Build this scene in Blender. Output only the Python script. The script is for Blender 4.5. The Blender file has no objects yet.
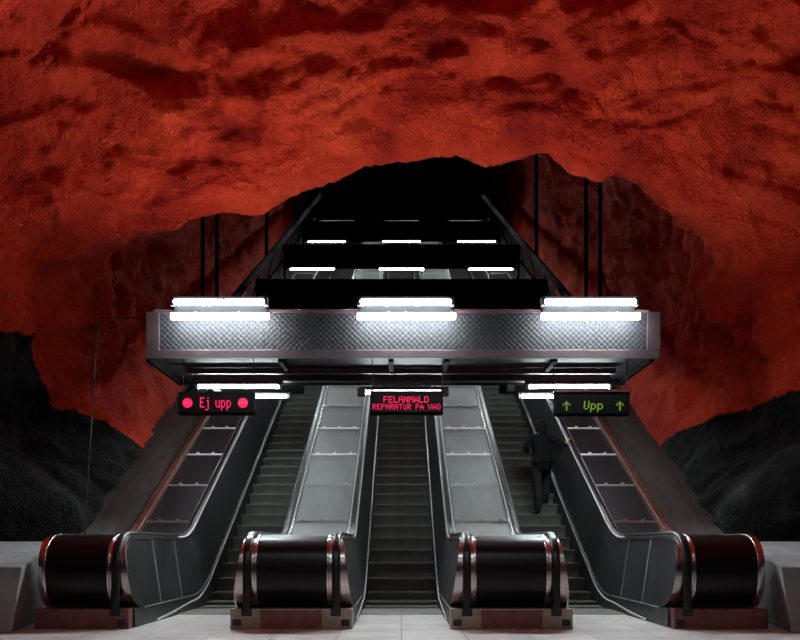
import bpy, bmesh, math, random
from mathutils import Vector, noise
from math import sin, cos, pi, sqrt, atan2, radians
random.seed(7)
SC = bpy.context.scene
COL = SC.collection
F = 775.0; CX = 401.5; HY = 545.0; CH = 0.857      # focal length in px, vanishing column, horizon row, camera height

# ------------------------------------------------------------------ camera, world, exposure, hall lights
cd = bpy.data.cameras.new('camera'); cam = bpy.data.objects.new('camera', cd); COL.objects.link(cam)
cam.location = (0, 0, CH); cam.rotation_euler = (pi/2, 0, 0)
cd.sensor_width = 36; cd.lens = 36*F/800; cd.shift_y = (HY-320)/800; cd.shift_x = -(CX-400)/800
cd.clip_start = .05; cd.clip_end = 200
SC.camera = cam
SC.view_settings.view_transform = 'Standard'
SC.view_settings.look = 'None'; SC.view_settings.gamma = 1; SC.view_settings.use_curve_mapping = False
SC.view_settings.exposure = 0.45
w = bpy.data.worlds.new('world'); SC.world = w; w.use_nodes = True
w.node_tree.nodes['Background'].inputs[0].default_value = (.5, .55, .6, 1)
w.node_tree.nodes['Background'].inputs[1].default_value = .0
TUBE = 122.0          # fluorescent tube emission
def area(name, loc, rot, sx, sy, power, col=(.86, .97, 1)):
    l = bpy.data.lights.new(name, 'AREA'); l.shape = 'RECTANGLE'; l.size = sx; l.size_y = sy; l.energy = power; l.color = col
    o = bpy.data.objects.new(name, l); COL.objects.link(o); o.location = loc; o.rotation_euler = rot; return o
area('hall_light', (0, 1.5, 5.6), (radians(12), 0, 0), 6, .25, 45)      # the platform hall's own lamps, behind the camera
area('hall_light', (0, -3.5, 5.4), (radians(18), 0, 0), 8, .25, 30)

# ------------------------------------------------------------------ helpers
def px(x, y, Y): return Vector(((x-CX)*Y/F, Y, CH+(HY-y)*Y/F))
def lerp(a, b, t): return a+(b-a)*t
def sst(a, b, x):
    t = min(1, max(0, (x-a)/(b-a))); return t*t*(3-2*t)
def interp(tab, x):
    if x <= tab[0][0]: return tab[0][1]
    for (a, p), (b, q) in zip(tab, tab[1:]):
        if x <= b: return p+(q-p)*(x-a)/(b-a)
    return tab[-1][1]

def wloc(o):
    v = Vector((0, 0, 0))
    while o: v += o.location; o = o.parent
    return v
class MB:
    def __init__(s): s.v = []; s.f = []
    def quad(s, a, b, c, d):
        n = len(s.v); s.v += [Vector(p) for p in (a, b, c, d)]; s.f.append((n, n+1, n+2, n+3)); return s
    def poly(s, pts):
        n = len(s.v); s.v += [Vector(p) for p in pts]; s.f.append(tuple(range(n, n+len(pts)))); return s
    def box(s, x0, x1, y0, y1, z0, z1):
        n = len(s.v)
        s.v += [Vector(p) for p in ((x0,y0,z0),(x1,y0,z0),(x1,y1,z0),(x0,y1,z0),(x0,y0,z1),(x1,y0,z1),(x1,y1,z1),(x0,y1,z1))]
        s.f += [tuple(n+i for i in q) for q in ((0,3,2,1),(4,5,6,7),(0,1,5,4),(1,2,6,5),(2,3,7,6),(3,0,4,7))]; return s
    def cbox(s, c, d): return s.box(c[0]-d[0]/2, c[0]+d[0]/2, c[1]-d[1]/2, c[1]+d[1]/2, c[2]-d[2]/2, c[2]+d[2]/2)
    def grid(s, rows, closed=False):
        n = len(s.v); m = len(rows[0])
        for r in rows: s.v += [Vector(p) for p in r]
        for i in range(len(rows)-1):
            for j in range(m if closed else m-1):
                k = (j+1) % m
                s.f.append((n+i*m+j, n+i*m+k, n+(i+1)*m+k, n+(i+1)*m+j))
        return s
    def tube(s, pts, r, seg=10, cap=True):
        pts = [Vector(p) for p in pts]; rows = []
        for i, p in enumerate(pts):
            t = (pts[min(i+1, len(pts)-1)]-pts[max(i-1, 0)]).normalized()
            a = Vector((0, 0, 1)) if abs(t.z) < .9 else Vector((0, 1, 0))
            u = t.cross(a).normalized(); v = t.cross(u)
            rows.append([p+u*r*cos(2*pi*k/seg)+v*r*sin(2*pi*k/seg) for k in range(seg)])
        n = len(s.v); s.grid(rows, True)
        if cap:
            s.f.append(tuple(range(n, n+seg))); e = n+(len(rows)-1)*seg; s.f.append(tuple(range(e+seg-1, e-1, -1)))
        return s
    def sweepYZ(s, path, sec, cap=True):
        """path: list of (Y,Z); sec: closed list of (X, n) where n is offset along the path's normal (outward / up)."""
        rows = []
        for i, p in enumerate(path):
            a = path[max(i-1, 0)]; b = path[min(i+1, len(path)-1)]
            ty, tz = b[0]-a[0], b[1]-a[1]; L = math.hypot(ty, tz) or 1
            ny, nz = -tz/L, ty/L
            rows.append([(x, p[0]+ny*n, p[1]+nz*n) for x, n in sec])
        n0 = len(s.v); s.grid(rows, True); m = len(sec)
        if cap:
            s.f.append(tuple(range(n0, n0+m))); e = n0+(len(rows)-1)*m; s.f.append(tuple(range(e+m-1, e-1, -1)))
        return s
    def build(s, name, mat, parent=None, smooth=False, bevel=0, kind=None):
        me = bpy.data.meshes.new(name); off = wloc(parent) if parent else Vector((0, 0, 0))
        me.from_pydata([p-off for p in s.v], [], s.f); me.update()
        bm = bmesh.new(); bm.from_mesh(me); bmesh.ops.remove_doubles(bm, verts=bm.verts, dist=1e-5)
        bmesh.ops.recalc_face_normals(bm, faces=bm.faces); bm.to_mesh(me); bm.free()
        if smooth:
            for p in me.polygons: p.use_smooth = True
            me.set_sharp_from_angle(angle=radians(38))
        me.materials.append(mat)
        o = bpy.data.objects.new(name, me); COL.objects.link(o)
        if parent: o.parent = parent
        if bevel:
            b = o.modifiers.new('bevel', 'BEVEL'); b.width = bevel; b.segments = 2; b.limit_method = 'ANGLE'
        if kind: o['kind'] = kind
        return o
def rr(w, h, r=.3, n=4):
    """rounded rectangle section centred at 0"""
    r = r*min(w, h); out = []
    for cx, cy, a0 in ((w/2-r, h/2-r, 0), (-w/2+r, h/2-r, pi/2), (-w/2+r, -h/2+r, pi), (w/2-r, -h/2+r, 3*pi/2)):
        for k in range(n+1):
            a = a0+pi/2*k/n; out.append((cx+r*cos(a), cy+r*sin(a)))
    return out
def empty(name, loc):
    o = bpy.data.objects.new(name, None); COL.objects.link(o); o.location = loc; o.empty_display_size = .2; return o
def tag(o, label=None, cat=None, group=None, kind=None):
    if label: o['label'] = label
    if cat: o['category'] = cat
    if group: o['group'] = group
    if kind: o['kind'] = kind
    return o
def kids(o): return [c for c in list(COL.objects) if c.parent == o]
def copy_tree(o, parent=None):
    c = o.copy(); COL.objects.link(c); c.parent = parent
    for ch in [x for x in ALLK.get(o.name, [])] if False else kids(o): copy_tree(ch, c)
    return c

# ------------------------------------------------------------------ materials
def mat(name, col, rough=.5, metal=0, nscale=0, namt=0, bscale=0, bstr=0, bdist=.01, rvar=0, spec=.5, stretch=(1,1,1), emit=None, es=0):
    m = bpy.data.materials.new(name); m.use_nodes = True; nt = m.node_tree; N = nt.nodes; L = nt.links
    b = N['Principled BSDF']
    b.inputs['Base Color'].default_value = (*col, 1); b.inputs['Roughness'].default_value = rough
    b.inputs['Metallic'].default_value = metal; b.inputs['Specular IOR Level'].default_value = spec
    if emit: b.inputs['Emission Color'].default_value = (*emit, 1); b.inputs['Emission Strength'].default_value = es
    if nscale or bscale or rvar:
        tc = N.new('ShaderNodeTexCoord'); mp = N.new('ShaderNodeMapping'); mp.inputs['Scale'].default_value = stretch
        L.new(tc.outputs['Object'], mp.inputs[0])
    if nscale:
        n = N.new('ShaderNodeTexNoise'); n.inputs['Scale'].default_value = nscale; n.inputs['Detail'].default_value = 6
        L.new(mp.outputs[0], n.inputs['Vector'])
        r = N.new('ShaderNodeValToRGB'); r.color_ramp.elements[0].position = .3; r.color_ramp.elements[1].position = .7
        r.color_ramp.elements[0].color = (*[c*(1-namt) for c in col], 1); r.color_ramp.elements[1].color = (*[min(1, c*(1+namt)) for c in col], 1)
        L.new(n.outputs['Fac'], r.inputs[0]); L.new(r.outputs[0], b.inputs['Base Color'])
        if rvar:
            mr = N.new('ShaderNodeMapRange'); mr.inputs[3].default_value = max(.02, rough-rvar); mr.inputs[4].default_value = rough+rvar
            L.new(n.outputs['Fac'], mr.inputs[0]); L.new(mr.outputs[0], b.inputs['Roughness'])
    if bscale:
        n2 = N.new('ShaderNodeTexNoise'); n2.inputs['Scale'].default_value = bscale; n2.inputs['Detail'].default_value = 4
        L.new(mp.outputs[0], n2.inputs['Vector'])
        bu = N.new('ShaderNodeBump'); bu.inputs['Strength'].default_value = bstr; bu.inputs['Distance'].default_value = bdist
        L.new(n2.outputs['Fac'], bu.inputs['Height']); L.new(bu.outputs[0], b.inputs['Normal'])
    return m
M = {}
M['chrome'] = mat('chrome', (.62, .60, .58), .22, 1, 9, .12, rvar=.07)
M['brushed'] = mat('brushed steel', (.42, .40, .37), .38, 1, 14, .15, rvar=.08, stretch=(1, 6, 1))
M['rubber'] = mat('black rubber', (.008, .008, .009), .3, 0, 20, .2, spec=.5)
M['cover'] = mat('black newel cover', (.003, .003, .004), .3, 0, 12, .3, rvar=.05, spec=.32)
M['panel_side'] = mat('grey balustrade metal', (.036, .037, .038), .42, .5, 3, .25, rvar=.08)
M['deck'] = mat('brushed deck metal', (.20, .205, .205), .5, .15, 5, .14, rvar=.1, stretch=(1, .25, .25))
M['deck_dark'] = mat('dark deck metal', (.011, .008, .010), .5, 0, 5, .25, rvar=.06, stretch=(1, .25, .25))
M['seam'] = mat('seam metal', (.6, .6, .6), .5, .3)
M['nosing'] = mat('worn step nosing', (.2, .2, .19), .5, .3)
M['guide'] = mat('satin handrail guide', (.5, .5, .5), .42, .45)
M['copper'] = mat('copper toned trim', (.19, .085, .06), .45, .5, 6, .3, rvar=.08)
M['base_red'] = mat('reddish base plate', (.22, .09, .075), .42, .6, 8, .3, rvar=.08)
M['base_tan'] = mat('tan base metal', (.38, .31, .25), .42, .8, 8, .2, rvar=.08)
M['black'] = mat('black paint', (.012, .012, .014), .6, .0, 6, .3)
M['blackbeam'] = mat('black steel beam', (.003, .003, .0035), .9, .0, 5, .3, spec=.06)
M['top_rail'] = mat('dark red rail', (.05, .022, .025), .5, 0)
M['frame'] = mat('gantry frame metal', (.065, .044, .048), .42, .6, 5, .2)
M['frame_red'] = mat('reddish lamp tray', (.09, .045, .05), .5, .3, 5, .2)
M['white'] = mat('white lamp housing', (.55, .55, .55), .5)
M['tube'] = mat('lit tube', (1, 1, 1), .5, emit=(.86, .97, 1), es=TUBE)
M['tube_under'] = mat('lit thin tube', (1, 1, 1), .5, emit=(.86, .97, 1), es=TUBE*.7)
M['led_red'] = mat('pink red led', (.02, 0, 0), .5, emit=(1, .004, .115), es=.68)
M['led_green'] = mat('green led', (0, .02, 0), .5, emit=(.30, .52, .01), es=.36)
M['led_dim'] = mat('pale led bar', (.02, 0, 0), .5, emit=(.55, .08, .12), es=1)
M['screen'] = mat('sign face', (.002, .002, .002), .5, spec=.1)
M['concrete'] = mat('grey concrete', (.22, .225, .23), .8, 0, 4, .22, 60, .5, .01)
M['cable'] = mat('cable', (.01, .01, .01), .6)
M['coat'] = mat('black coat', (.004, .004, .005), .95, 0, 30, .3, spec=.1)
M['trousers'] = mat('dark grey trousers', (.014, .014, .015), .9, 0, 30, .3, spec=.15)
M['hair'] = mat('dark hair', (.005, .004, .004), .8, 0, 60, .4, spec=.15)
M['skin'] = mat('skin', (.42, .2, .15), .55, 0, 20, .1)
M['shoe'] = mat('dark shoe', (.012, .012, .012), .5)

def mat_step():
    m = mat('ribbed step metal', (.13, .135, .12), .5, .3, 3, .3, rvar=.08)
    nt = m.node_tree; N = nt.nodes; L = nt.links; b = N['Principled BSDF']
    tc = N.new('ShaderNodeTexCoord'); wv = N.new('ShaderNodeTexWave'); wv.bands_direction = 'X'; wv.inputs['Scale'].default_value = 18
    L.new(tc.outputs['Object'], wv.inputs['Vector'])
    bu = N.new('ShaderNodeBump'); bu.inputs['Strength'].default_value = .6; bu.inputs['Distance'].default_value = .008
    L.new(wv.outputs['Fac'], bu.inputs['Height']); L.new(bu.outputs[0], b.inputs['Normal'])
    return m
M['step'] = mat_step()

def mat_perf():
    m = mat('embossed perforated metal', (.2, .2, .22), .6, 0, spec=.15)
    nt = m.node_tree; N = nt.nodes; L = nt.links; b = N['Principled BSDF']
    tc = N.new('ShaderNodeTexCoord'); sp = N.new('ShaderNodeSeparateXYZ'); L.new(tc.outputs['Object'], sp.inputs[0])
    def wave(sx, sz):
        a = N.new('ShaderNodeMath'); a.operation = 'MULTIPLY'; a.inputs[1].default_value = sx; L.new(sp.outputs['X'], a.inputs[0])
        c = N.new('ShaderNodeMath'); c.operation = 'MULTIPLY_ADD'; c.inputs[1].default_value = sz; L.new(sp.outputs['Z'], c.inputs[0]); L.new(a.outputs[0], c.inputs[2])
        s = N.new('ShaderNodeMath'); s.operation = 'SINE'; L.new(c.outputs[0], s.inputs[0]); return s
    k = 2*pi/.075
    a = wave(k, 0); c = wave(0, k)
    mu = N.new('ShaderNodeMath'); mu.operation = 'MULTIPLY'; L.new(a.outputs[0], mu.inputs[0]); L.new(c.outputs[0], mu.inputs[1])
    r = N.new('ShaderNodeValToRGB'); r.color_ramp.elements[0].position = .0; r.color_ramp.elements[1].position = .45
    r.color_ramp.elements[0].color = (.018, .0175, .020, 1); r.color_ramp.elements[1].color = (.004, .004, .005, 1)
    L.new(mu.outputs[0], r.inputs[0]); L.new(r.outputs[0], b.inputs['Base Color'])
    bu = N.new('ShaderNodeBump'); bu.inputs['Strength'].default_value = .4; bu.inputs['Distance'].default_value = .008; bu.invert = True
    L.new(mu.outputs[0], bu.inputs['Height']); L.new(bu.outputs[0], b.inputs['Normal'])
    return m
M['perf'] = mat_perf()

def mat_floor():
    m = mat('pale stone floor', (.50, .47, .46), .45, 0, 2.5, .18, 80, .15, .004, rvar=.1)
    nt = m.node_tree; N = nt.nodes; L = nt.links; b = N['Principled BSDF']
    src = b.inputs['Base Color'].links[0].from_socket
    tc = N.new('ShaderNodeTexCoord'); br = N.new('ShaderNodeTexBrick'); br.inputs['Scale'].default_value = 1
    br.inputs['Mortar Size'].default_value = .006; br.inputs['Brick Width'].default_value = .6; br.inputs['Row Height'].default_value = .6; br.offset = 0
    br.inputs['Mortar'].default_value = (.35, .35, .35, 1); br.inputs['Color1'].default_value = (1, 1, 1, 1); br.inputs['Color2'].default_value = (.88, .86, .86, 1)
    L.new(tc.outputs['Object'], br.inputs['Vector'])
    mx = N.new('ShaderNodeMix'); mx.data_type = 'RGBA'; mx.blend_type = 'MULTIPLY'; mx.inputs[0].default_value = 1
    L.new(src, mx.inputs[6]); L.new(br.outputs['Color'], mx.inputs[7]); L.new(mx.outputs[2], b.inputs['Base Color'])
    return m
M['floor'] = mat_floor()
M['slope'] = mat('brown grey board slope', (.05, .04, .034), .75, 0, 3, .45, 40, .3, .01, stretch=(4, .5, .5))

def mat_rock():
    m = bpy.data.materials.new('painted sprayed rock'); m.use_nodes = True; nt = m.node_tree; N = nt.nodes; L = nt.links
    b = N['Principled BSDF']; b.inputs['Roughness'].default_value = .75; b.inputs['Specular IOR Level'].default_value = .15
    tc = N.new('ShaderNodeTexCoord')
    def nz(scale, det, rough=.5, vec=None, dist=0):
        n = N.new('ShaderNodeTexNoise'); n.inputs['Scale'].default_value = scale; n.inputs['Detail'].default_value = det
        n.inputs['Roughness'].default_value = rough; n.inputs['Distortion'].default_value = dist
        L.new(vec or tc.outputs['Object'], n.inputs['Vector']); return n
    def ramp(src, stops):
        r = N.new('ShaderNodeValToRGB'); e = r.color_ramp.elements
        while len(e) < len(stops): e.new(.5)
        for el, (p, c) in zip(e, stops): el.position = p; el.color = (*c, 1)
        L.new(src, r.inputs[0]); return r
    red = ramp(nz(.9, 8, .6).outputs['Fac'], [(.28, (.24, .008, .005)), (.40, (.44, .022, .008)), (.52, (.62, .042, .014)), (.72, (.80, .080, .028))])
    mp = N.new('ShaderNodeMapping'); mp.inputs['Scale'].default_value = (1, 1, .35); L.new(tc.outputs['Object'], mp.inputs[0])
    blk = ramp(nz(2.2, 8, .62, mp.outputs[0]).outputs['Fac'], [(.35, (.003, .003, .003)), (.55, (.009, .0095, .009)), (.75, (.042, .042, .04))])
    at = N.new('ShaderNodeAttribute'); at.attribute_name = 'paint'
    en = nz(1.6, 9, .62)
    mm = N.new('ShaderNodeMath'); mm.operation = 'MULTIPLY_ADD'; mm.inputs[1].default_value = .55
    L.new(en.outputs['Fac'], mm.inputs[0]); L.new(at.outputs['Fac'], mm.inputs[2])
    th = N.new('ShaderNodeMapRange'); th.inputs[1].default_value = .265; th.inputs[2].default_value = .295
    L.new(mm.outputs[0], th.inputs[0])
    mx = N.new('ShaderNodeMix'); mx.data_type = 'RGBA'
    L.new(th.outputs[0], mx.inputs[0]); L.new(blk.outputs[0], mx.inputs[6]); L.new(red.outputs[0], mx.inputs[7])
    L.new(mx.outputs[2], b.inputs['Base Color'])
    g = nz(20, 3, .7); g2 = nz(7, 6, .62)
    b1 = N.new('ShaderNodeBump'); b1.inputs['Strength'].default_value = 1; b1.inputs['Distance'].default_value = .06
    b2 = N.new('ShaderNodeBump'); b2.inputs['Strength'].default_value = .8; b2.inputs['Distance'].default_value = .10
    L.new(g2.outputs['Fac'], b2.inputs['Height']); L.new(g.outputs['Fac'], b1.inputs['Height'])
    L.new(b2.outputs[0], b1.inputs['Normal']); L.new(b1.outputs[0], b.inputs['Normal'])
    return m
M['rock'] = mat_rock()

# ------------------------------------------------------------------ the cave
TAN = math.tan(radians(30))
LIPY = 11.0
lip_px = [(-20,620),(-10,560),(-6,500),(4,440),(22,390),(34,345),(40,315),(50,275),(75,254),(100,245),(150,232),(210,221),(260,210),(300,195),(340,177),(370,164),(388,158),
          (425,160),(465,158),(483,163),(500,166),(522,160),(545,152),(556,166),(568,177),(595,183),(620,175),(650,190),(680,205),(700,219),(722,246),(742,280),(756,320),(768,370),
          (776,430),(785,500),(792,560),(800,620)]
ZC = 2.0
tab = []
for x, y in lip_px:
    p = px(x, y, LIPY); tab.append((atan2(p.z-ZC, p.x) if not (p.x < 0 and p.z < ZC) else atan2(p.z-ZC, p.x)+2*pi, math.hypot(p.x, p.z-ZC)))
tab.sort()
A0, A1 = radians(-33), radians(213)
def lipR(a):
    s = 0; 
    for k in (-1, 0, 1): s += interp(tab, a+k*.012)
    r = s/3
    if a < tab[0][0]: r = tab[0][1]*cos(tab[0][0])/max(.3, cos(a))
    if a > tab[-1][0]: r = tab[-1][1]*abs(cos(tab[-1][0]))/max(.3, abs(cos(a)))
    return r
def tunR(a):
    c, s = abs(cos(a)), sin(a)
    n = 2.6; wx, hz = 4.95, 5.6
    if s < 0: return min(wx/max(c, .3), 7)
    return 1/(((c/wx)**n+(s/hz)**n)**(1/n))
def rockpoint(a, Y):
    if Y <= LIPY:
        d = LIPY-Y
        fl = interp([(0, 0), (.1, .06), (.3, .35), (.6, 1.05), (.9, 2.1), (1.3, 2.8), (3, 3.1), (5, 2.8), (8, 2.6), (20, 1.6)], d)
        side = abs(cos(a))
        R = lipR(a) + fl*lerp(1, .35, side**2); zc = ZC
        sm = sst(0, 3, d); R = lerp(R, 6.0+.8*side+fl*.35, sm*.45)
        if Y < -6: R *= sqrt(max(0.0004, 1-((-6-Y)/3.001)**2))
    else:
        d = Y-LIPY
        up = sst(-.1, .5, sin(a))
        t = sst(0, lerp(2.6, 1.0, up), d)
        zc = ZC+TAN*max(0, d-.5)
        R = lerp(lipR(a), tunR(a), t)
        if Y > 50: R *= sqrt(max(0.0004, 1-((Y-50)/3.001)**2))
    x = cos(a)*R; z = zc+sin(a)*R
    P = Vector((x, Y, z))
    k = 1-.9*math.exp(-((Y-LIPY)/.45)**2)
    q = Vector((x*.42, Y*.8, z*.75))
    big = noise.fractal(q*.55+Vector((3, 7, 1)), 1, 2, 3)*.24
    q2 = Vector((x*.7, Y*1.8, z*1.8))+Vector((noise.noise(P*.9), noise.noise(P*.9+Vector((9, 2, 4))), noise.noise(P*.8+Vector((1, 8, 5)))))*.7
    mid = noise.fractal(q2*1.3+Vector((5, 1, 2)), .95, 2.1, 5)*.20
    rid = abs(noise.noise(q2*.9+Vector((11, 3, 8))))*.26
    fin = noise.fractal(P*2.6, .8, 2.1, 3)*.05 + abs(noise.noise(P*7))*.045*sst(1.2, .4, abs(sin(a)) if Y > 12 else 0)
    low = sst(-.4, .15, sin(a))
    R2 = (big*k*.9 + (mid+rid-.05)*lerp(.35, 1, k))*lerp(.45, 1, low)+fin
    h_ = sst(-.05, .5, LIPY-Y)*sst(6.0, 1.6, LIPY-Y)*sst(-.5, .2, sin(a))
    Rr = R+R2*lerp(1, .5, h_)
    X, Yo, Z = cos(a)*Rr, Y+R2*.85*h_, zc+sin(a)*Rr
    zr = Z-TAN*max(0, Yo-11)
    wl = sst(2.7, 1.15, zr)*sst(9.9, 10.6, Yo)*.97
    if abs(X) > 4.35: X = math.copysign(lerp(abs(X), 4.30+.03*max(0, Yo-11)+mid*.4, wl), X)
    return Vector((X, Yo, Z))
Ys = []
def addr(a, b, s):
    n = round((b-a)/s)
    for i in range(n): Ys.append(a+(b-a)*i/n)
addr(-9, -6, .3); addr(-6, 6, .8); addr(6, 8.6, .2); addr(8.6, 10, .035); addr(10, 11, .016); addr(11, 12.6, .035); addr(12.6, 15, .07); addr(15, 25, .16); addr(25, 50, .5); addr(50, 53.01, .3)
NA = 520
bnd_l = [(6, 3.9), (10.4, 3.95), (10.9, 3.75), (11.3, 3.3), (11.6, 3.05), (12.5, 2.85), (13, 2.5), (14, 2.5), (16, 3.2), (25, 6), (53, 20)]
bnd_r = [(6, 3.2), (10.2, 3.05), (11, 2.95), (11.5, 2.9), (12.4, 2.85), (12.9, 2.65), (13.5, 2.4), (15, 2.7), (25, 6), (53, 20)]
V = []; PA = []
for Y in Ys:
    for j in range(NA):
        a = A0+(A1-A0)*j/(NA-1)
        p = rockpoint(a, Y); V.append(p)
        b = interp(bnd_l if p.x < 0 else bnd_r, p.y)
        if p.x < 0: b += .16*max(0, noise.noise(Vector((0, p.y*7, 0))))*sst(11.3, 10.8, p.y)*2     # tree tops
        PA.append(p.z-b)
nr = len(Ys)
me = bpy.data.meshes.new('cave_all')
me.from_pydata(V, [], [(i*NA+j, i*NA+j+1, (i+1)*NA+j+1, (i+1)*NA+j) for i in range(nr-1) for j in range(NA-1)]); me.update()
VN = [Vector(v.vector) for v in me.vertex_normals]
def cave_piece(name, j0, j1, label=None):
    w_ = j1-j0+1; idx = [i*NA+j for i in range(nr) for j in range(j0, j1+1)]
    m = bpy.data.meshes.new(name)
    m.from_pydata([V[k] for k in idx], [], [(i*w_+j, (i+1)*w_+j, (i+1)*w_+j+1, i*w_+j+1) for i in range(nr-1) for j in range(w_-1)]); m.update()
    for p in m.polygons: p.use_smooth = True
    at = m.attributes.new('paint', 'FLOAT', 'POINT'); at.data.foreach_set('value', [PA[k] for k in idx])
    m.normals_split_custom_set_from_vertices([-VN[k] for k in idx])
    m.materials.append(M['rock'])
    o = bpy.data.objects.new(name, m); COL.objects.link(o); o['kind'] = 'structure'; return o
jr = int(NA*(radians(14)-A0)/(A1-A0)); jl = int(NA*(radians(166)-A0)/(A1-A0))
cave_piece('wall_right', 0, jr); cave_piece('ceiling', jr, jl); cave_piece('wall_left', jl, NA-1)
bpy.data.meshes.remove(me)

# ------------------------------------------------------------------ floor and slopes
MB().box(-8, 8, -9, 10.02, -.3, 0).build('floor', M['floor'], kind='structure')
YEND = 44.0
def inc(Y, y0, z0): return z0+TAN*(Y-y0)
for s, nm in ((-1, 'trim_1'), (1, 'trim_2')):
    mb = MB(); rows = []
    for Y in (10.45, 11, 14, 20, 30, YEND):
        z = inc(Y, 10.5, .93)
        rows.append([(s*3.72, Y, z), (s*4.2, Y, z+.05), (s*5.2, Y, z+.09)])
    mb.grid(rows); r0 = rows[0]
    mb.quad((s*3.72, 10.45, -.2), (s*5.2, 10.45, -.2), r0[2], r0[0])
    mb.build(nm, M['slope'], kind='structure')

# ------------------------------------------------------------------ escalators
HX = .67                                  # handrail centre from escalator centre
YB = 10.5                                 # handrail bend
YF = 7.93; RB = .40                       # newel front and radius
def topz(Y):                              # underside of the handrail
    h = .955
    d = Y-YB; k = .35
    r = h + (0 if d < -k else (TAN*(d+k)**2/(4*k) if d < k else TAN*d))
    if Y < YF+RB:
        t = (YF+RB-Y)/RB; r = .575+.38*max(0, 1-t**2.5)**(1/2.5)
    return r
def botz(Y):
    d = Y-10.75; k = .45
    r = .19+(0 if d < -k else (TAN*(d+k)**2/(4*k) if d < k else TAN*d))
    if Y < YF+RB:
        t = (YF+RB-Y)/RB; r = max(.19, .575-.38*max(0, 1-t**2.5)**(1/2.5))
    return r
stY = [YF+RB*(1-cos(pi/2*i/12)) for i in range(12)] + [8.33+i*.15 for i in range(0, 20)] + [11.4+i*1.5 for i in range(22)] + [YEND]
def sideX(Y, z):                          # the balustrade face leans in towards the steps
    if Y < YF+RB: f = (z-.19)/(.955-.19)
    else: f = (z-botz(Y))/(topz(Y)-botz(Y))
    return lerp(.512, .625, max(0, min(1, f)))
def guide(s, root):
    pa = [(Y, topz(Y)) for Y in stY if Y > 9.9]
    MB().sweepYZ(pa, [(s*(HX-.028)+x, n-.006) for x, n in rr(.05, .05, .3)]).build('handrail_guide', M['guide'], root, smooth=True)
    MB().sweepYZ(pa, [(s*(HX+.052)+x, n-.02) for x, n in rr(.03, .06, .3)]).build('handrail_guide', M['guide'], root, smooth=True)
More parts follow.
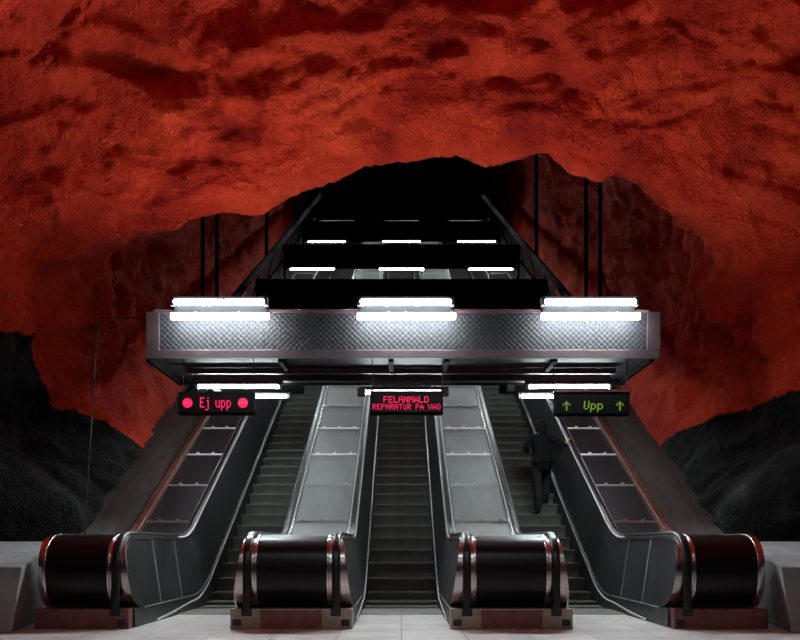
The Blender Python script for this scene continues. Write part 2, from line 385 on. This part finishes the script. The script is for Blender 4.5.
def make_escalator():
    root = empty('escalator', (0, 10, 0))
    # steps: one mesh shared by every step
    sec = []
    for k in range(7):                    # curved riser, then the tread
        t = k/6; sec.append((.0 + .05*sin(t*pi/2)*(1-t)+.035*(1-t), -.24+.24*t))
    mb = MB(); n = len(sec)
    L_ = [(-.5, y, z) for y, z in sec]+[(-.5, .40, 0), (-.5, .40, -.24)]
    R_ = [(.5, y, z) for _, y, z in L_]
    mb.grid([L_, R_], True); mb.poly(L_); mb.poly(R_)
    step0 = None
    k = -2
    while True:
        Y = 10.9+.3465*k
        if Y > YEND-1: break
        z = {-2: .0, -1: .012, 0: .06, 1: .17, 2: .36}.get(k, .2*k-.02)
        if step0 is None:
            o = mb.build('step', M['step'], root)
            edge = MB().box(-.5, .5, .0, .018, -.012, .003).build('nosing', M['nosing'], o)
            step0 = (o, edge)
        else:
            o = step0[0].copy(); COL.objects.link(o); o.parent = root
            e = step0[1].copy(); COL.objects.link(e); e.parent = o
        o.location = (0, Y, z)
        k += 1
    # (first step was built relative to the root)
    # comb plate
    MB().box(-.52, .52, 9.55, 10.24, .0, .012).build('comb_plate', M['brushed'], root)
    for s in (-1, 1):
        rows = []
        for Y in stY:
            a, b = botz(Y), topz(Y)
            rows.append([(s*sideX(Y, lerp(a, b, t)), Y, lerp(a, b, t)) for t in (0, .25, .5, .75, 1)])
        bal = MB().grid(rows).build('balustrade', M['panel_side'], root, smooth=True)
        MB().sweepYZ([(Y, botz(Y)) for Y in stY if Y > 8.3], [(s*.512+x, n) for x, n in rr(.012, .014, .3)]).build('bottom_trim', M['brushed'], root)
        # vertical seams in the balustrade
        for ys in (8.9, 9.75, 11.2, 12.9, 14.6, 16.3, 18.0):
            a, b = botz(ys), topz(ys); m = MB()
            m.quad((s*(sideX(ys, a)-.004), ys, a), (s*(sideX(ys, b)-.004), ys, b), (s*(sideX(ys, b)-.004), ys+.012, b), (s*(sideX(ys, a)-.004), ys+.012, a))
            m.build('seam', M['seam'] if ys < 10 else M['black'], bal)
        # bright rim round the balustrade edge and newel front
        path = []
        for Y in reversed(stY[:12]): path.append((Y, botz(Y)))
        path = path[:] ; path += [(Y, topz(Y)) for Y in stY[1:]]
        rim = []
        for Y, z in path:
            sx = sideX(Y, z)
            rim.append([(s*(sx-.010), Y, z), (s*(HX+.075), Y, z)])
        m = MB().grid(rim)
        m.grid([[(s*(sideX(Y, z)-.011), Y, z), (s*(sideX(Y, z-.035)-.011), Y+(0.03 if Y < YF+.3 else 0), z-(.032 if Y > YF+.1 else 0))] for Y, z in [(Y, topz(Y)) for Y in stY[:]]])
        m.build('rim', M['chrome'], root, smooth=True)
        guide(s, root)
        # handrail
        hp = [(YF-.005, .2), (YF-.01, .3)]
        for i in range(0, 15):
            a = pi-pi/2*i/14 if False else None
        hp += [(YF+RB-(RB)*sin(pi*t)**.8 if False else Y-.0, z) for Y, z, t in [(Y, topz(Y), 0) for Y in stY]]
        hp = sorted(set(hp), key=lambda q: (q[0] > YF+.001, q[0], q[1]))
        sec = [(s*HX+x, n+.022) for x, n in rr(.082, .05, .45)]
        hr = MB().sweepYZ([q for q in hp], sec).build('handrail', M['rubber'], root, smooth=True)
        # skirt with its bright capping line
        sk = [(8.75, .012), (9.4, .05), (10.0, .10)] + [(10.2+i*.1, 0) for i in range(12)] + [(11.6+i*2, 0) for i in range(16)] + [(YEND, 0)]
        def skz(Y):
            d = Y-10.75; k = .5; base = .115
            return base+(0 if d < -k else (TAN*(d+k)**2/(4*k) if d < k else TAN*d))
        sk = [(Y, z if z else skz(Y)) for Y, z in sk]
        MB().sweepYZ(sk, [(s*.510+x, n) for x, n in rr(.022, .026, .45)]).build('skirt_capping', M['guide'], root, smooth=True)
        m = MB().grid([[(s*.504, Y, z-.02), (s*.508, Y, max(-.2, z-.45))] for Y, z in sk])
        m.build('skirt', M['panel_side'], root)
        m = MB().grid([[(s*.512, Y, z+.005), (s*(.513), Y, botz(max(Y, 8.4)))] for Y, z in sk])
        m.quad((s*.512, YF+.1, .0), (s*.512, 8.8, .0), (s*.512, 8.8, .2), (s*.512, YF+.1, .2))
        m.build('lower_panel', M['panel_side'], root)
    return root
esc = make_escalator()
tag(esc, 'middle escalator rising between the two pale metal decks, under the fault message sign', 'escalator', 'escalators')
EX = 2.25
e2 = copy_tree(esc); e2.location.x = -EX; e2['label'] = 'left escalator, empty, behind the red Ej upp sign'
e3 = copy_tree(esc); e3.location.x = EX; e3['label'] = 'right escalator carrying the walking person, behind the green Upp sign'

# ------------------------------------------------------------------ newel housings
def newel_path(r0, y1):
    pts = []
    for i in range(25):
        a = -pi/2+pi*i/24      # bottom front -> top
        cy, cz = YF+RB, .575
        ca, sa = cos(a), sin(a)
        e = 2/2.5
        pts.append((cy-r0*abs(ca)**e, cz+(r0-.01)*(abs(sa)**e)*(1 if sa > 0 else -1)))
    return pts+[(y1, pts[-1][1])]
def make_housing(x0, x1, outer=0):
    """x0,x1: handrail centres on each side (world X); outer: side that is closed with a cheek instead of a handrail"""
    xm = (x0+x1)/2
    root = empty('newel_housing', (xm, 8.4, 0))
    a = x0+.085; b = x1-.085
    if outer < 0: a = x0
    if outer > 0: b = x1
    path = newel_path(.405, 10.46)
    rows = [[(a, y, z), (b, y, z)] for y, z in path]
    MB().grid(rows).build('cover', M['cover'], root, smooth=True)
    for s, e in ((-1, a), (1, b)):
        # chrome edging between the black cover and the handrail
        m = MB().sweepYZ([(y, z) for y, z in path], [(e+x, n-.003) for x, n in rr(.026 if outer != s else .075, .024, .3)])
        m.build('edging', M['chrome'], root, smooth=True)
        if outer == s:
            pts = [(e+s*.03, y, z) for y, z in path] + [(e+s*.03, 10.46, .19)]
            MB().poly(pts).build('end_cheek', M['base_red'], root)
    ov = .14 if outer else .168
    lo, hi = x0-ov, x1+ov
    if outer < 0: lo = x0-.06
    if outer > 0: hi = x1+.06
    yf = YF-.03
    MB().box(lo, hi, yf, yf+.2, 0, .205).build('base', M['base_tan'] if not outer else M['base_red'], root, bevel=.006)
    l2 = lo+(.31 if outer >= 0 else .05); h2 = hi-(.31 if outer <= 0 else .05)
    MB().box(l2, h2, yf-.006, yf+.01, .01, .195).build('kick_plate', M['base_red'], root)
    for s, e, hx in ((-1, lo, x0), (1, hi, x1)):
        if outer == s: continue
        m = MB().box(hx-.055, hx+.055, yf-.012, yf+.02, .13, .215); m.build('handrail_inlet', M['rubber'], root, bevel=.01)
        c = e-s*.07
        MB().box(c-.045, c+.045, yf-.012, yf+.01, .03, .1).build('corner_guard', M['rubber'], root, bevel=.008)
    return root
h1 = make_housing(-EX+HX, -HX)
tag(h1, 'black rounded newel housing with steel edges between left and middle escalators', 'escalator housing', 'escalator newel housings')
h2 = copy_tree(h1); h2.location.x = -h1.location.x
tag(h2, 'black rounded newel housing with steel edges between middle and right escalators', 'escalator housing')
h3 = make_housing(-3.68, -EX-HX, -1)
tag(h3, 'black rounded newel housing beside the left concrete block', 'escalator housing', 'escalator newel housings')
h4 = make_housing(EX+HX, 3.68, 1)
tag(h4, 'black rounded newel housing beside the right concrete block', 'escalator housing', 'escalator newel housings')

# ------------------------------------------------------------------ sloping decks
def make_deck(x0, x1, matname, studs, label, width=.0):
    root = empty('sloping_deck', ((x0+x1)/2, 10.5, .9))
    y = 9.98+.0; ys = [10.47]
    Y = 10.94
    while Y < YEND: ys.append(Y); Y += 1.03
    zz = lambda Y: inc(Y, 10.5, .925)
    for i in range(len(ys)-1):
        a, b = ys[i]+.008, ys[i+1]-.008
        za, zb = zz(a), zz(b)
        m = MB()
        m.quad((x0, a, za), (x1, a, za), (x1, b, zb), (x0, b, zb))
        m.quad((x0, a, za-.03), (x1, a, za-.03), (x1, b, zb-.03), (x0, b, zb-.03))
        for p, q in (((x0, a, za), (x1, a, za)), ((x1, a, za), (x1, b, zb)), ((x1, b, zb), (x0, b, zb)), ((x0, b, zb), (x0, a, za))):
            m.quad(p, q, (q[0], q[1], q[2]-.03), (p[0], p[1], p[2]-.03))
        m.build('deck_panel', M[matname], root)
    for Yj in ys[1:]:
        zj = zz(Yj)
        m = MB().box(x0, x1, Yj-.012, Yj+.012, zj-.02, zj+.022)
        js = m.build('joint_strip', M['seam'], root)
        if Yj < 25:
            for t in studs:
                xs = lerp(x0, x1, t); MB().cbox((xs, Yj-.005, zj+.02), (.045, .035, .05)).build('stud', M['seam'], js, bevel=.004)
    if matname == 'deck_dark':
        s = 1 if x0 > 0 else -1; e = s*max(abs(x0), abs(x1))
        m = MB().sweepYZ([(10.45, zz(10.45)), (YEND, zz(YEND))], [(e+s*.055+x, n+.03) for x, n in rr(.115, .09, .15)])
        m.build('edge_trim', M['copper'], root)
    return tag(root, label, 'escalator deck', 'sloping decks beside the escalators')
make_deck(-EX+HX+.05, -HX-.05, 'deck', (.16, .5, .84), 'pale metal sloping deck between left and middle escalators')
make_deck(HX+.05, EX-HX-.05, 'deck', (.16, .5, .84), 'pale metal sloping deck between middle and right escalators')
make_deck(-3.6, -EX-HX-.05, 'deck_dark', (.3, .7), 'dark sloping deck with copper edge left of the left escalator')
make_deck(EX+HX+.05, 3.6, 'deck_dark', (.3, .7), 'dark sloping deck with copper edge right of the right escalator')

# ------------------------------------------------------------------ concrete blocks
for s, nm in ((-1, 'left'), (1, 'right')):
    fr = [(3.80, 7.55, 0), (3.76, 7.68, .64), (4.30, 9.6, .90), (4.35, 10.0, .90), (4.4, 10.0, 0)]
    A = [(s*x, y, z) for x, y, z in fr]; B = [(s*6.2, y-.15, z) for x, y, z in fr]
    m = MB(); m.grid([A, B], True); m.poly(A); m.poly(B)
    o = m.build('concrete_block', M['concrete'], bevel=.015)
    tag(o, 'angular grey concrete block at the %s edge of the floor' % nm, 'concrete block', 'concrete blocks')

# ------------------------------------------------------------------ lamp gantry
GY0, GY1, GZ0, GZ1, GX = 10.2, 11.7, 3.325, 3.945, 3.36
g = empty('lamp_gantry', (0, 10.9, 3.325))
tag(g, 'wide metal gantry with embossed perforated front spanning above the three escalators', 'gantry')
MB().box(-3.19, 3.24, GY0+.03, GY0+.05, GZ0+.1, GZ1-.03).build('perforated_panel', M['perf'], g)
MB().box(-GX, GX+.03, GY0-.01, GY0+.06, GZ0, GZ0+.10).build('bottom_rail', M['frame'], g, bevel=.005)
MB().box(-GX+.1, GX-.1, GY0-.005, GY0+.05, GZ1-.035, GZ1+.01).build('top_rail', M['top_rail'], g, bevel=.004)
MB().box(-GX, GX+.03, GY0-.014, GY0+.02, GZ0-.015, GZ0+.012).build('bottom_lip', M['black'], g)
for s in (-1, 1):
    c = 3.275 if s < 0 else 3.32
    MB().box(s*(c-.085), s*(c+.085), GY0-.01, GY0+.05, GZ0+.1, GZ1-.02).build('end_post', M['frame'], g, bevel=.004)
    MB().box(s*3.34, s*3.36, GY0+.05, GY1, GZ0+.02, GZ1-.05).build('end_plate', M['frame'], g)
MB().box(-3.33, 3.33, GY0+.06, GY1, GZ0+.02, GZ0+.05).build('soffit', M['black'], g)
MB().box(-3.33, 3.33, GY0+.07, GY1, GZ1-.1, GZ1-.08).build('top_plate', M['black'], g)
for xx in (-3.34, -1.6, -.14, .6, 2.03, 3.3):
    MB().box(xx-.03, xx+.03, GY0+.02, GY1, GZ0-.05, GZ0+.02).build('soffit_rib', M['blackbeam'], g)
MB().box(-3.36, 3.36, GY1-.08, GY1, GZ0-.06, GZ0+.05).build('rear_beam', M['blackbeam'], g)
MB().box(-3.0, 3.0, 10.85, 10.89, GZ0-.07, GZ0+.01).build('red_strip', M['frame_red'], g)
for a, b, mt in ((-3.0, -1.6, 'frame_red'), (-1.6, -.55, 'black'), (-.55, .7, 'frame_red'), (.7, 1.62, 'black'), (1.62, 3.0, 'frame_red')):
    MB().box(a, b, 11.14, 11.30, 3.22, GZ0-.01).build('lamp_tray', M[mt], g, bevel=.004)
for a, b in ((-2.95, -1.5), (1.5, 2.95)):
    MB().box(a, b, 11.82, 11.98, 3.19, 3.3).build('lamp_tray', M['blackbeam'], g)
    MB().box(a+.1, a+.2, 11.65, 11.85, 3.2, 3.3).build('bracket', M['black'], g)

def make_lamp(kind):
    """origin at the tube centre; 1.2 m long along X"""
    r = empty('fluorescent_lamp', (0, 0, 0))
    if kind == 'front':
        MB().box(-.60, .60, .045, .12, -.12, .085).build('housing', M['blackbeam'], r)
        MB().tube([(-.585, 0, .0), (.585, 0, .0)], .036, 12).build('tube', M['tube'], r, smooth=True)
        MB().tube([(-.62, .0, -.18), (.64, .0, -.18)], .042, 12).build('tube', M['tube'], r, smooth=True)  # added glowing bar standing in for the hot spot on the panel
        for s in (-1, 1):
            MB().box(s*.60-.025, s*.60+.025, -.03, .08, -.045, .065).build('end_cap', M['black'], r, bevel=.004)
    else:
        hw = .05 if kind == 'under' else .085
        MB().box(-.64, .64, -hw, hw, .028 if kind == 'under' else .006, .075).build('housing', M['top_rail'] if kind == 'under' else M['blackbeam'], r)
        MB().tube([(-.58, 0, 0), (.58, 0, 0)], .019 if kind == 'under' else .022, 10).build('tube', M['tube_under'], r, smooth=True)
        for s in (-1, 1):
            MB().box(s*.6-.02, s*.6+.02, -.03, .03, -.028, .03).build('end_cap', M['white'], r)
    return r
names = {-1: 'left', 0: 'middle', 1: 'right'}
def set_lamp(src, first, loc, label):
    o = src if first else copy_tree(src)
    o.location = loc; tag(o, label, 'lamp', 'fluorescent lamps'); return o
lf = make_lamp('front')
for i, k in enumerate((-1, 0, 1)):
    set_lamp(lf, i == 0, (k*2.395+(.055 if k == 0 else .04), 10.02, 3.985+.01), 'white tube lamp, its hot spot modelled as a glowing bar, on the %s of the gantry front, brightest row' % names[k])
lu = make_lamp('under'); first = True
for k in (-1, 0, 1):
    set_lamp(lu, first, (k*2.39+.035, 11.22, 3.145 if k else 3.062), 'white tube lamp under the gantry, %s one of the front row' % names[k]); first = False
for k in (-1, 1):
    set_lamp(lu, False, (k*2.385+.04, 11.9, 3.135), 'white tube lamp behind the gantry and %s sign, rear row' % names[k])

# ------------------------------------------------------------------ cross beams up the shaft
def shz(Y, h): return TAN*(Y-11)+h
bY = [16.7+3.9*i for i in range(7)]
lb = make_lamp('beam'); first = True
ordn = ['nearest', 'second', 'third', 'fourth', 'fifth', 'sixth', 'seventh']
for i, Y in enumerate(bY):
    z0 = shz(Y, 2.68); z1 = shz(Y, 3.24)
    r = empty('cross_beam', (0, Y, z0))
    MB().box(-3.12, 3.12, Y-.05, Y+.0, z0, z1).build('beam_web', M['blackbeam'], r)
    MB().box(-3.12, 3.12, Y-.06, Y+.03, z0-.02, z0).build('lower_flange', M['blackbeam'], r)
    MB().box(-3.12, 3.12, Y-.12, Y+.16, z1, z1+.02).build('upper_flange', M['blackbeam'], r)
    for s in (-1, 1):
        MB().box(s*3.10-.03, s*3.10+.03, Y-.1, Y+.16, z0-.25, z1+.02).build('end_stiffener', M['blackbeam'], r)
    tag(r, 'black steel cross beam high above the escalators, %s beyond the gantry' % ordn[i], 'beam', 'shaft cross beams')
    if i < 5:  # fifth beam's lamps are unseen, added to light the far shaft walls
        for k in (-1, 0, 1):
            set_lamp(lb, first, (k*2.35, Y-.15, shz(Y, 2.6 if i else 2.42)), 'thin white tube lamp under the %s cross beam, %s of three' % (ordn[i], names[k])); first = False
for i in range(3):      # upper crosspieces close together, unlit
    Y = 16.7+3.9*7+i*1.0
for s, nm in ((-1, 'left'), (1, 'right')):
    r = empty('shaft_side_rail', (s*3.3, 12, shz(12, 3.2)))
    def rail(x, h, w_, t, name, y0=11.7, mt='blackbeam'):
        m = MB().sweepYZ([(y0, shz(y0, h)), (YEND, shz(YEND, h))], [(s*x+a, b) for a, b in rr(w_, t, .1, 1)])
        return m.build(name, M[mt], r)
    rail(3.3, 3.25, .08, .16, 'upper_chord'); rail(3.28, 2.62, .08, .16, 'lower_chord')
    rail(3.27, 3.37, .03, .03, 'cable_tube')
    Y = 13.0; k = 0
    while Y < 42:
        m = MB(); a = shz(Y, 2.62); b = shz(Y+1.3, 3.27)
        m.tube([(s*3.3, Y, a), (s*3.3, Y+1.3, b)], .02, 6); m.build('brace', M['blackbeam'], r)
        Y += 1.95; k += 1
    tag(r, 'black sloping side rail of the shaft frame on the %s' % nm, 'rail', 'shaft side rails')
    for i, Y in enumerate((12.9, 13.9, 19.0, 24.3, 29.5)):
        z0 = shz(Y, 3.27)
        z1 = rockpoint(atan2(5.2, 3.3) if s > 0 else pi-atan2(5.2, 3.3), Y)
        ca = ZC+TAN*max(0, Y-LIPY-.5); best = 0
        for q in range(30, 90):
            a = radians(q if s > 0 else 180-q); p = rockpoint(a, Y)
            if abs(p.x) < 3.32: best = p.z; break
        m = MB().tube([(s*3.31, Y, z0-.1), (s*3.31, Y, best+.1)], .035 if i < 2 else .045, 8)
        o = m.build('hanger_rod', M['blackbeam'])
        tag(o, 'thin black vertical hanger rod, %s along the %s side rail' % (['nearest', 'second', 'third', 'fourth', 'fifth'][i], nm), 'rod', 'hanger rods')

# ------------------------------------------------------------------ signs
FONT = {
'F': ['11111','10000','10000','11110','10000','10000','10000'], 'E': ['11111','10000','10000','11110','10000','10000','11111'],
'L': ['10000']*6+['11111'], 'A': ['01110','10001','10001','11111','10001','10001','10001'], 'N': ['10001','11001','10101','10101','10011','10001','10001'],
'M': ['10001','11011','10101','10101','10001','10001','10001'], 'D': ['11110','10001','10001','10001','10001','10001','11110'],
'R': ['11110','10001','10001','11110','10100','10010','10001'], 'P': ['11110','10001','10001','11110','10000','10000','10000'],
'T': ['11111']+['00100']*6, 'V': ['10001']*4+['01010','01010','00100'], 'G': ['01110','10001','10000','10111','10001','10001','01110'],
'Ä': ['10001','00000','01110','10001','11111','10001','10001'], 'Ö': ['10001','00000','01110','10001','10001','10001','01110'],
'Å': ['00100','00000','01110','10001','11111','10001','10001'], ' ': ['0000']*7,
'e': ['1111','1000','1000','1110','1000','1000','1111'], 'j': ['001','000','011','001','001','001','001','001','110'],
'u': ['0000','0000','1001','1001','1001','1001','0111'], 'p': ['0000','0000','1110','1001','1001','1001','1110','1000','1000'],
'U': ['1001']*6+['0110'],
'^': ['00100','01110','10101','00100','00100','00100','00100']}
def led(txt, x0, x1, zt, h, Y, sq=.92, slant=0):
    c = 0; out = []; tot = sum(len(FONT[ch][0])+1 for ch in txt)-1
    pxx = (x1-x0)/tot; pz = h/7
    for ch in txt:
        gph = FONT[ch]; m = MB()
        for r, row in enumerate(gph):
            for k, b in enumerate(row):
                if b == '1':
                    X = x0+(c+k+.5)*pxx+slant*(7-r)*pz; Z = zt-(r+.5)*pz
                    m.box(X-pxx*sq/2, X+pxx*sq/2, Y-.004, Y, Z-pz*sq/2, Z+pz*sq/2)
        c += len(gph[0])+1
        if m.v: out.append(m)
    return out
SY = 10.3; ks = SY/F
def sx(x): return (x-CX)*ks
def sz(y): return CH+(HY-y)*ks
def make_sign(x0, x1, y0, y1, label, rod=()):
    r = empty('display_sign', (sx((x0+x1)/2), SY, sz(y1)))
    MB().box(sx(x0), sx(x1), SY, SY+.14, sz(y1), sz(y0)).build('case', M['blackbeam'], r, bevel=.008)
    MB().box(sx(x0)+.02, sx(x1)-.02, SY-.003, SY+.003, sz(y1)+.02, sz(y0)-.02).build('screen', M['screen'], r)
    for x in rod:
        MB().tube([(sx(x), SY+.06, sz(y0)-.01), (sx(x), SY+.06, GZ0+.03)], .008, 6).build('hanging_wire', M['frame'] if x in (182, 628) else M['cable'], r)
    return tag(r, label, 'sign', 'hanging LED signs')
SF = SY-.004
s1 = make_sign(178, 254, 392, 414, 'black LED sign reading Ej upp in red between two no-entry symbols', (182, 253))
for m in led('ej upp', sx(200), sx(231), sz(397.3), 10.3*ks, SF): m.build('letter', M['led_red'], s1)
for cx in (187.6, 243):
    c = Vector((sx(cx), SF, sz(403))); pts = [(c.x+.067*cos(a*pi/12), SF-.003, c.z+.067*sin(a*pi/12)) for a in range(24)]
    n = MB().poly(pts).build('no_entry_symbol', M['led_red'], s1)
    MB().box(c.x-.05, c.x+.05, SF-.008, SF-.004, c.z-.008, c.z+.008).build('bar', M['led_dim'], n)
s2 = make_sign(370, 443, 391, 414, 'black LED sign with two rows of red lettering above middle escalator', (372, 443))
for m in led('FELANMÄLD', sx(383.5), sx(428.5), sz(396.3), 6.4*ks, SF): m.build('letter', M['led_red'], s2)
for m in led('REPARATÖR PÅ VÄG', sx(372.6), sx(440.5), sz(404), 5.6*ks, SF): m.build('letter', M['led_red'], s2)
MB().box(sx(372), sx(441), SF-.006, SF+.002, sz(411.3), sz(410.9)).build('lower_bezel', M['frame'], s2)
for x in (361, 445):
    c = sx(x)
    b_ = MB().cbox((c, SY+.1, sz(391)), (.11, .1, .1)).build('clamp', M['frame'], s2, bevel=.01)
s3 = make_sign(555, 630, 390, 415, 'black LED sign reading Upp in green between two up arrows', (554.5, 628))
MB().box(sx(555)-.005, sx(631), SY-.012, SY+.15, sz(392)-.0, sz(391)+.02).build('top_cap', M['chrome'], s3)
for m in led('Upp', sx(583.2), sx(602.5), sz(401), 8.6*ks, SF, slant=.10): m.build('letter', M['led_green'], s3)
for cx in (566.5, 619.8):
    for m in led('^', sx(cx-4), sx(cx+4), sz(401.5), 9.3*ks, SF): m.build('up_arrow', M['led_green'], s3)

# ------------------------------------------------------------------ cable at the left
P = [px(147, 319, 10.3), px(120, 317, 10.35), px(101, 318, 10.4), px(97.5, 322, 10.4), px(93, 400, 10.4), px(86, 505, 10.35), px(85, 531, 10.3)]
P[-1].z = .87
o = MB().tube(P, .009, 8).build('cable', M['cable'], smooth=True)
tag(o, 'thin black cable hanging from the gantry down the dark left rock', 'cable')

# ------------------------------------------------------------------ person
def skin_mesh(name, verts, edges, radii, mt, parent, sub=2, root=0):
    me = bpy.data.meshes.new(name); me.from_pydata(verts, edges, []); o = bpy.data.objects.new(name, me); COL.objects.link(o)
    sk = o.modifiers.new('skin', 'SKIN'); sk.use_smooth_shade = True
    for i, r in enumerate(radii):
        r = r if isinstance(r, tuple) else (r, r)
        me.skin_vertices[0].data[i].radius = r
    me.skin_vertices[0].data[root].use_root = True
    sb = o.modifiers.new('sub', 'SUBSURF'); sb.levels = sub; sb.render_levels = sub
    dg = bpy.context.evaluated_depsgraph_get(); dg.update()
    me2 = bpy.data.meshes.new_from_object(o.evaluated_get(dg)); bpy.data.objects.remove(o); me2.name = name
    for p in me2.polygons: p.use_smooth = True
    me2.materials.clear(); me2.materials.append(mt)
    o = bpy.data.objects.new(name, me2); COL.objects.link(o); o.parent = parent
    return o
K7Y = 10.9+.3465*7; PX_, PY_, PZ_ = 2.47, K7Y+.10, .2*7-.02
per = empty('person', (PX_, PY_, PZ_))
tag(per, 'person in a black coat walking up the right escalator, right hand on handrail', 'person')
# local frame: x right, y forward (up the escalator), z up from the lower step
J = dict(pel=(-.03, 0.06, .93), spi=(-.03, .08, 1.08), che=(-.03, .12, 1.28), nck=(-.03, .15, 1.41), hd1=(-.03, .17, 1.47), hd2=(-.03, .18, 1.55), hd3=(-.03, .175, 1.62),
         sr=(.13, .13, 1.35), er=(.30, -.02, 1.19), wr=(.40, -.06, 1.27), hr=(.43, .01, 1.305),
         sl=(-.19, .13, 1.35), el=(-.33, .04, 1.14), wl=(-.20, .26, 1.12), hl=(-.15, .31, 1.14),
         pr=(.06, .05, .88), kr=(.07, .22, .66), ar=(.07, .17, .29), tr=(.08, .31, .225),
         pl=(-.12, .05, .88), kl=(-.11, .04, .47), al=(-.11, -.10, .09), tl=(-.12, .05, .025))
kx = list(J)
def chain(names, extra=None): return [J[n] for n in names]
E = [('pel','spi'),('spi','che'),('che','nck'),('nck','hd1'),('hd1','hd2'),('hd2','hd3'),('che','sr'),('sr','er'),('er','wr'),('wr','hr'),('che','sl'),('sl','el'),('el','wl'),('wl','hl'),
     ('pel','pr'),('pr','kr'),('kr','ar'),('ar','tr'),('pel','pl'),('pl','kl'),('kl','al'),('al','tl')]
R = dict(pel=(.09,.07), spi=(.08,.07), che=(.09,.07), nck=.055, hd1=(.07,.08), hd2=(.08,.095), hd3=(.055,.065), sr=.045, er=.036, wr=.027, hr=(.038,.018), sl=.045, el=.036, wl=.027, hl=(.038,.018),
         pr=.065, kr=.045, ar=.034, tr=.03, pl=.065, kl=.045, al=.038, tl=.03)
vs = [J[k] for k in kx]; ed = [(kx.index(a), kx.index(b)) for a, b in E]; ra = [R[k] for k in kx]
# fingers
def add_hand(h, w, dirs):
    for pts in dirs:
        prev = kx.index(h)
        for p, r in pts:
            vs.append(tuple(Vector(J[h])+Vector(p))); ra.append(r); ed.append((prev, len(vs)-1)); prev = len(vs)-1
add_hand('hr', 'wr', [[((.012+i*.004, .03-.02*i, .01), .009), ((.045, .04-.022*i, .0), .008), ((.062-.003*abs(i-1), .04-.023*i, -.03), .007)] for i in range(4)] + [[((-.02, .03, -.01), .010), ((-.02, .055, -.03), .008)]])
add_hand('hl', 'wl', [[((-.02+.014*i, .03, -.035), .009), ((-.02+.015*i, .035, -.065), .008), ((-.018+.014*i, .02, -.085+.005*abs(i-1)), .007)] for i in range(4)] + [[((.03, .0, -.02), .010), ((.035, .01, -.05), .008)]])
skin_mesh('body', vs, ed, ra, M['skin'], per)
def sub_skin(name, names, edges, rad, mt):
    vv = [rad_[0] if not isinstance(rad_[0], str) else J[rad_[0]] for rad_ in names]
    return skin_mesh(name, vv, edges, [q[1] for q in names], mt, per)
sub_skin('coat', [((-.03, .08, 1.06), (.19, .16)), ((-.03, .12, 1.27), (.225, .18)), ((-.03, .15, 1.385), (.10, .09)), ((-.02, .08, .92), (.20, .17)), ((-.01, .09, .70), (.225, .19)),
                  ('sr', .085), ('er', .066), ((.378, -.05, 1.255), .047), ('sl', .085), ('el', .068), ((-.23, .21, 1.125), .05)],
         [(0, 1), (1, 2), (0, 3), (3, 4), (1, 5), (5, 6), (6, 7), (1, 8), (8, 9), (9, 10)], None, M['coat'])
sub_skin('trousers', [((-.03, .06, .9), (.14, .11)), ('pr', .1), ('kr', .078), ((.07, .165, .27), .06), ('pl', .1), ('kl', .078), ((-.11, -.10, .06), .062)],
         [(0, 1), (1, 2), (2, 3), (0, 4), (4, 5), (5, 6)], None, M['trousers'])
for a, t in (('ar', 'tr'), ('al', 'tl')):
    A = Vector(J[a]); T = Vector(J[t])
    skin_mesh('shoe', [A+Vector((0, -.03, -.02)), A+Vector((0, -.02, .03)), T+Vector((0, -.02, .005)), T+Vector((0, .04, .002))], [(0, 1), (0, 2), (2, 3)], [.045, .045, (.045, .035), (.035, .028)], M['shoe'], per)
rows = []
for i in range(13):
    t = pi*i/12; w_ = sin(t)
    rows.append([(PX_-.03+.098*w_*cos(2*pi*k/20), PY_+.145+.02*cos(t)+.112*w_*sin(2*pi*k/20), PZ_+1.545+.135*cos(t)) for k in range(20)])
MB().grid(rows, True).build('hair', M['hair'], per, smooth=True)
